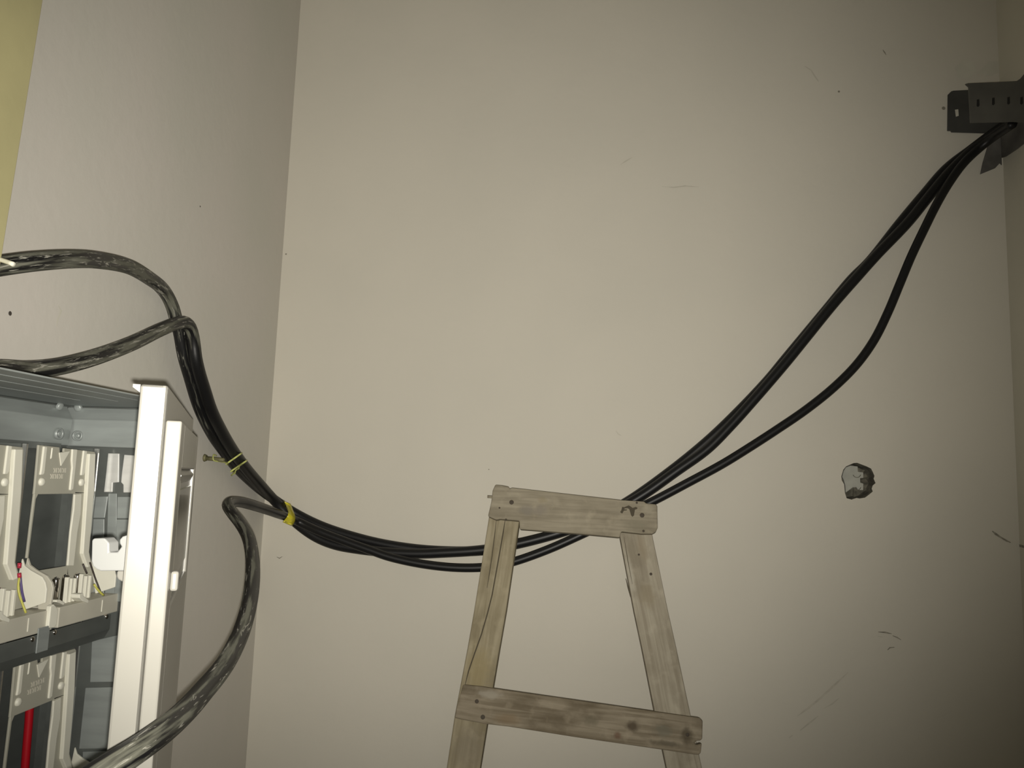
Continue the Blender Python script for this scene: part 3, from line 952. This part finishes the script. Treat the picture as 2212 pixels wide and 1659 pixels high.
for (x, y, ax, v, nr, par) in ((130, 878, 0, BX - 0.004, (1, 0, -0.3), bk), (168, 881, 1, BY + 0.004, (0, -1, -0.3), sb)):
    MB().dome(on(x, y, ax, v), nr, 0.0055, 0.0025, 16).build('rivet', M['sheet'], par, smooth=True)

# pressed plates on the inner face of the far side, upper two painted bright as reflections
SYF = Y_FAR - 0.0017
for pts, m_, d_ in (([(233, 979), (257, 979.5), (256, 1042), (243, 1043), (242, 1063), (224, 1063), (229, 1020)], 'zinc', 0.003), ([(268, 982), (296, 984), (296, 1064), (266, 1064), (266, 1047), (261, 1042), (263, 1020)], 'zinc', 0.003),
                    ([(206, 1073), (233, 1072), (226, 1119), (201, 1119)], 'sheet', 0.002), ([(253, 1073), (300, 1073), (300, 1120), (252, 1120)], 'sheet', 0.002), ([(201, 1121), (225, 1121), (224, 1300), (190, 1300)], 'sheet', 0.0016),
                    ([(251, 1122), (300, 1122), (300, 1300), (246, 1300)], 'sheet', 0.0016), ([(234, 1066), (252, 1066), (251, 1300), (226, 1300)], 'sheet', 0.001),
                    ([(198, 1385), (262, 1370), (262, 1473), (194, 1474)], 'sheet', 0.002), ([(184, 1486), (262, 1484), (262, 1617), (170, 1618)], 'sheet', 0.002), ([(178, 1624), (262, 1622), (262, 1720), (178, 1720)], 'sheet', 0.002)):
    MB().prism(P_(pts, 1, SYF - d_), (0, d_, 0)).build('pressed_plate', M[m_], cb_, bevel=0.0008)

# rails that carry the modules
RX = -0.614
DZ = -0.257


def rail_at(dz):
    r_ = MB().prism([(RX, Y_N + 0.02, 1.306 + dz), (RX + 0.0015, Y_N + 0.02, 1.306 + dz), (RX + 0.0015, Y_N + 0.02, 1.287 + dz), (RX - 0.005, Y_N + 0.02, 1.275 + dz), (RX - 0.0065, Y_N + 0.02, 1.275 + dz), (RX, Y_N + 0.02, 1.288 + dz)],
                   (0, 1.026 - Y_N - 0.02, 0)).build('rail', M['sheet_d'], cb_, bevel=0.0005)
    for (x, y) in ((70, 1381), (118, 1366), (230, 1332)):
        c = on(x, y, 0, RX + 0.0015); c[2] += dz
        MB().dome(c, (1, 0, 0), 0.0032, 0.002, 12).build('screw', M['chrome'], r_, smooth=True)
    c0 = on(92, 1377, 0, RX + 0.0015)
    MB().box((RX + 0.0012, c0[1] - 0.010, c0[2] + dz - 0.016), (RX + 0.0028, c0[1] + 0.010, c0[2] + dz + 0.012)).build('joint_plate', M['sheet'], r_, bevel=0.0006)
    return r_


rail_at(0.0)
rail_at(DZ)
# steel posts between the modules
XM = -0.650
for px in (210.5, 55.0):
    yy = on(px, 975, 0, XM - 0.004)[1]
    pst = MB().box((XM - 0.008, yy - 0.0015, Z_BOT + 0.002), (XM - 0.002, yy + 0.0015, 1.524)).build('post', M['steel'], cb_, bevel=0.0005)
    MB().box((XM - 0.040, yy + 0.0017, Z_BOT + 0.002), (XM - 0.012, yy + 0.014, 1.524)).build('post', M['sheet_d'], cb_)


# ---- terminal module, built once where the nearest full one hangs
def mp(pts, x=XM, d=0.003):
    return P_(pts, 0, x), (-d, 0, 0)


YBR = on(60, 1210, 0, XM)[1]           # plane of the left gusset


def module_parts(make):
    b_ = MB()
    for pts in ([(84, 961), (129, 966), (130, 977), (138, 976), (139, 968), (205, 976), (207, 981), (203.5, 1066), (74, 1068), (76, 1050)],       # head plate
                [(75, 1066), (84, 1066), (78, 1078), (70, 1140), (62, 1206), (58, 1206), (67, 1130)],                                                # left leg
                [(162, 1062), (203.5, 1064), (198, 1140), (193, 1192), (200, 1222), (212, 1258), (214, 1276), (140, 1296), (146, 1222), (153, 1150)],     # right leg
                [(62, 1236), (147, 1222), (150, 1290), (64, 1318)]):                                                                                      # lower plate
        b_.prism(*mp(pts))
    face = b_.build('module_face', M['cream_d'], make, bevel=0.0008)
    b_ = MB()
    for pts, h_ in (([(96, 964), (103, 965), (97, 1022), (94, 1026), (88, 1026), (90, 1015)], 0.0022), ([(113, 967), (116, 967), (113, 990), (110, 992)], 0.001), ([(157.5, 970), (168, 971), (164, 1010), (159, 1057), (154, 1060), (152, 1058), (157, 1010), (156, 995)], 0.0022),
                    ([(182, 973), (189, 974), (184, 1022), (181, 1027), (176, 1027)], 0.0022), ([(194, 980), (207, 980), (204, 1060), (198, 1140), (193, 1192), (199, 1222), (190, 1226), (180, 1196), (184, 1140), (189, 1066)], 0.005),
                    ([(162, 1068), (177, 1067), (175, 1110), (168, 1150), (160, 1222), (147, 1222), (153, 1150), (160, 1100)], 0.002)):
        P, vec = mp(pts, XM + h_, h_ + 0.001)
        b_.prism(P, vec)
    b_.build('rib', M['cream'], face, bevel=0.001)
    P, vec = mp([(129, 978), (151, 975), (132.5, 1006)], XM + 0.0012, 0.002)
    MB().prism(P, vec).build('arrow_mark', M['cream'], face)
    for (x, y) in ((89, 1041), (175, 1042)):
        MB().dome(on(x, y, 0, XM), (1, 0, 0), 0.0050, 0.0035, 16).build('button', M['cream'], face, smooth=True)
    # embossed lettering, worn past reading
    b_ = MB()
    for (x0, x1, y0, y1, n_) in ((117, 146, 1011, 1021, 6), (110, 139, 1024, 1034, 6)):
        for i_ in range(n_):
            xa = x0 + (x1 - x0) * i_ / n_
            xb_ = xa + (x1 - x0) / n_ * 0.66
            P, vec = mp([(xa, y0), (xb_, y0), (xb_, y0 + 2.4), (xa + 2, y0 + 2.4), (xa + 2, y1), (xa, y1)] if i_ % 2 else [(xa, y0), (xb_, y0 + 1), (xb_, y1), (xa, y1), (xa, y1 - 2.2), (xb_ - 2, y1 - 2.2), (xb_ - 2, y0 + 3), (xa, y0 + 3)], XM + 0.0006, 0.001)
            b_.prism(P, vec)
    b_.build('embossed_lettering', M['cream_m'], face)
    # gussets left and right
    g = [(58, 1205), (63, 1220), (76, 1230), (101, 1244), (111, 1258), (114.5, 1271), (111, 1294), (107, 1316), (105, 1356), (89, 1354), (91, 1319), (81, 1315), (81, 1272), (75, 1257), (60, 1246), (50, 1240)]
    P = P_(g, 1, YBR)
    MB().prism(P, (0, 0.004, 0)).build('gusset', M['cream_m'], face, bevel=0.0008)
    MB().prism([p + np.array((0.0, 0.131, 0)) for p in P_([(58, 1205), (63, 1220), (76, 1230), (101, 1244), (108, 1256), (111, 1271), (108, 1300), (60, 1316), (50, 1240)], 1, YBR)], (0, 0.003, 0)).build('gusset', M['cream'], face, bevel=0.0008)
    P, vec = mp([(110, 1310), (117, 1305), (124, 1313), (126, 1319), (123, 1348), (118, 1356), (105, 1357)], RX + 0.003, 0.006)
    MB().prism(P, vec).build('clip_block', M['cream'], face, bevel=0.001)
    # shelf
    ya, yb_ = YBR + 0.0045, YBR + 0.1335
    sh = MB().box((XM, ya + 0.012, 1.3065), (RX - 0.001, yb_ + 0.012, 1.3305)).build('shelf', M['cream_m'], make, bevel=0.001)
    c_ = on(222, 1306, 0, RX)
    MB().box((RX - 0.0012, c_[1] - 0.0006, 1.312), (RX - 0.0003, c_[1] + 0.0006, 1.327)).build('mould_line', M['cream'], sh)
    return face, sh


def pin_parts(sh):
    for (x, y0, y1) in ((122, 1246, 1290), (143, 1240, 1285), (168, 1237, 1278)):
        top, bot = on(x, y0, 0, -0.638), on(x - 3, y1, 0, -0.638)
        bot[0] = top[0]; bot[1] = top[1]; bot[2] = 1.330
        r_ = 0.0042
        P = [bot] + [np.array((top[0], top[1], z)) for z in (top[2] - r_, top[2] - r_ * 0.6, top[2] - r_ * 0.2, top[2])]
        MB().tube(P, [r_, r_, r_ * 0.92, r_ * 0.6, r_ * 0.12], 14).build('pin', M['chrome'], sh, smooth=True)
    for (x, y0, y1) in ((150, 1247, 1290), (158, 1249, 1276), (166, 1249, 1274), (181, 1240, 1270), (190, 1244, 1269), (198, 1243, 1268)):
        p, q_ = on(x, y0, 0, -0.628), on(x, y1, 0, -0.628)
        MB().box((-0.633, p[1] - 0.0019, 1.330), (-0.628, p[1] + 0.0019, max(p[2], 1.336))).build('fin', M['cream'], sh, bevel=0.0006)
    for pts in ([(172, 1284), (180, 1281), (181, 1287), (192, 1296), (191, 1303), (180, 1299), (172, 1292)], [(122, 1296), (130, 1295), (141, 1302), (138, 1307), (130, 1303), (122, 1301)]):
        P = [on(x, y, 0, RX + 0.001) for x, y in pts]
        MB().prism(P, (-0.012, 0, 0)).build('clip', M['cream'], sh, bevel=0.0008)


face, sh = module_parts(cb_)
face.name = 'terminal_module'
sh.name = 'module_shelf'
pin_parts(sh)


def dup(o, dy, dz):
    c = o.copy()
    COL.objects.link(c)
    c.location = o.location + Vector((0, dy, dz))
    for ch in list(o.children):
        d = ch.copy()
        COL.objects.link(d)
        d.parent = c
        d.matrix_parent_inverse = ch.matrix_parent_inverse.copy()
    return c


DY = -0.1397
for dy, dz in ((DY, 0.0), (0.0, DZ), (DY, DZ), (2 * DY, 0.0)):
    dup(face, dy, dz)
    dup(sh, dy, dz)

# ---- the door, ajar
N = np.array((-0.328, 0.600, 0))
FARP = on(420, 899, 1, 1.02)
u = np.array((FARP[0] - N[0], 1.02 - N[1], 0)); LEN = np.linalg.norm(u); u /= LEN
LEN *= 0.965
nrm = np.array((u[1], -u[0], 0))                               # outward (towards the room's right)
if nrm[0] < 0: nrm = -nrm
T1, T2 = 0.0205, 0.012
ZD0, ZD1 = 0.97, 1.566


def dpt(s, t, z):
    """s along the door from its free edge, t outward from the outer skin"""
    p = N + u * s + nrm * t
    return np.array((p[0], p[1], z))


def dbox(s0, s1, t0, t1, z0, z1, mb=None):
    mb = mb or MB()
    return mb.prism([dpt(s0, t0, z0), dpt(s1, t0, z0), dpt(s1, t1, z0), dpt(s0, t1, z0)], (0, 0, z1 - z0))


sk = dbox(0, LEN, -0.004, 0, ZD0, ZD1)
dbox(0, 0.004, -T1, 0, ZD0, ZD1, sk)
dbox(0, LEN, -T1, -0.002, ZD1 - 0.004, ZD1, sk)
dbox(0, LEN, -T1, -0.002, ZD0, ZD0 + 0.004, sk)
dbox(LEN - 0.004, LEN, -T1, 0, ZD0, ZD1, sk)
door = sk.build('door', M['white'], cb_, bevel=0.0022)
MB().prism([dpt(0.0005, -T1, ZD1 - 0.0005), dpt(0.0005, -T1 - 0.0055, ZD1 - 0.0005), dpt(0.0005, -T1 - 0.0055, ZD1 - 0.003), dpt(0.0005, -T1, ZD1 - 0.007)], u * 0.05).build('corner_tab', M['white'], door)
SC0, SC1 = 0.004, 0.335
ZC0, ZC1 = 0.985, 1.5385
# raised cover with a long recess: built as a frame round the recess floor
cv_ = dbox(SC0, 0.05, 0, T2, ZC0, ZC1)
dbox(SC1 - 0.03, SC1, 0, T2, ZC0, ZC1, cv_)
dbox(0.05, SC1 - 0.03, 0, T2, 1.500, ZC1, cv_)
dbox(0.05, SC1 - 0.03, 0, T2, ZC0, 1.385, cv_)
dbox(0.05, SC1 - 0.03, 0, T2 - 0.0032, 1.385, 1.500, cv_)
cover = cv_.build('door_cover', M['white'], door, bevel=0.0015)
dbox(0.052, SC1 - 0.032, T2 - 0.0034, T2 - 0.0018, 1.400, 1.482).build('window_pane', M['pane'], door, bevel=0.0008)
dbox(0.052, 0.058, T2 - 0.0034, T2 - 0.0002, 1.392, 1.490).build('window_bead', M['cream'], door)
MB().prism([dpt(0.06, T2 - 0.0034, 1.499), dpt(0.06, T2 - 0.0002, 1.4945), dpt(0.06, T2 - 0.0034, 1.4865)], u * (SC1 - 0.10)).build('finger_lip', M['white'], door)
dbox(0.024, 0.033, T2, T2 + 0.0062, 1.4015, 1.4175).build('lock_knob', M['white'], door, bevel=0.002)
# latch hook on the free edge
hk = [(198, 1167), (202, 1163), (225, 1162.5), (235, 1173), (235, 1193), (253, 1193), (258, 1186), (262, 1181), (258, 1174), (257.5, 1166), (264, 1159), (272, 1156.5), (284, 1157), (282, 1233), (217, 1233.5), (208, 1230), (200, 1223), (197, 1212)]
YH = 0.602
hp = P_(hk, 1, YH)
inner = dpt(0.004, -T1 + 0.0012, 0)
hook = MB().prism(hp, (0, 0.014, 0)).build('latch_hook', M['hook'], door, bevel=0.0022)
MB().prism(P_([(252, 1233), (285, 1233), (285, 1259), (264, 1257), (254, 1252), (251, 1245)], 1, YH + 0.006), (0, 0.008, 0)).build('latch_tab', M['white'], door, bevel=0.0012)

# ---- loose wires inside the cabinet
def wire(name, pts, r, m_, label, cat='wire'):
    tag(MB().tube(spline([on(x, y, 0, X) for x, y, X in pts], 0.003), r, 8).build(name, m_, smooth=True), label, cat)


wb = empty('wire_pair', on(50, 1310, 0, -0.625))
tag(wb, 'yellow and blue wire pair with red sleeves between the upper modules', 'wire')
MB().tube(spline([on(x, y, 0, X) for x, y, X in ((42, 1246, -.632), (39.5, 1268, -.630), (42, 1285, -.628), (49, 1305, -.625), (56, 1324, -.6215))], 0.003), 0.0013, 8).build('yellow_wire', M['ywire'], wb, smooth=True)
MB().tube(spline([on(x, y, 0, X) for x, y, X in ((44, 1246, -.632), (46, 1265, -.630), (48, 1280, -.629), (53, 1300, -.627))], 0.003), 0.0013, 8).build('blue_wire', M['bwire'], wb, smooth=True)
MB().tube([on(42.5, 1216, 0, -.634), on(41.5, 1227, 0, -.634)], 0.0022, 8).tube([on(41.5, 1238, 0, -.633), on(42.5, 1248, 0, -.632)], 0.0022, 8).build('sleeve', M['redsleeve'], wb, smooth=True)
wire('jumper_wire', [(194, 1215, -.640), (200, 1232, -.633), (206, 1250, -.626), (213, 1268, -.620), (219, 1284, -.6145)], 0.0011, M['dwire'], 'thin dark jumper wire at the right end of the upper module, beside the latch hook')
wire('jumper_wire', [(203, 1262, -.618), (210, 1272, -.6155), (218, 1281, -.6135), (224, 1286, -.6125)], 0.0014, M['ywire'], 'short yellow jumper wire on the right end of the upper module shelf')
wire('jumper_wire', [(179, 1218, -.640), (183, 1228, -.638), (188, 1239, -.636)], 0.0012, M['dwire'], 'tiny dark wire stub above the small fins of the upper module')
tag(MB().tube(spline([on(x, y, 0, X) for x, y, X in ((66, 1500, -.685), (62, 1560, -.685), (57, 1620, -.685), (52, 1690, -.685), (46, 1800, -.685))], 0.004), 0.0050, 10).build('red_wire', M['red'], smooth=True),
    'thick red wire hanging behind the lower left module', 'wire')
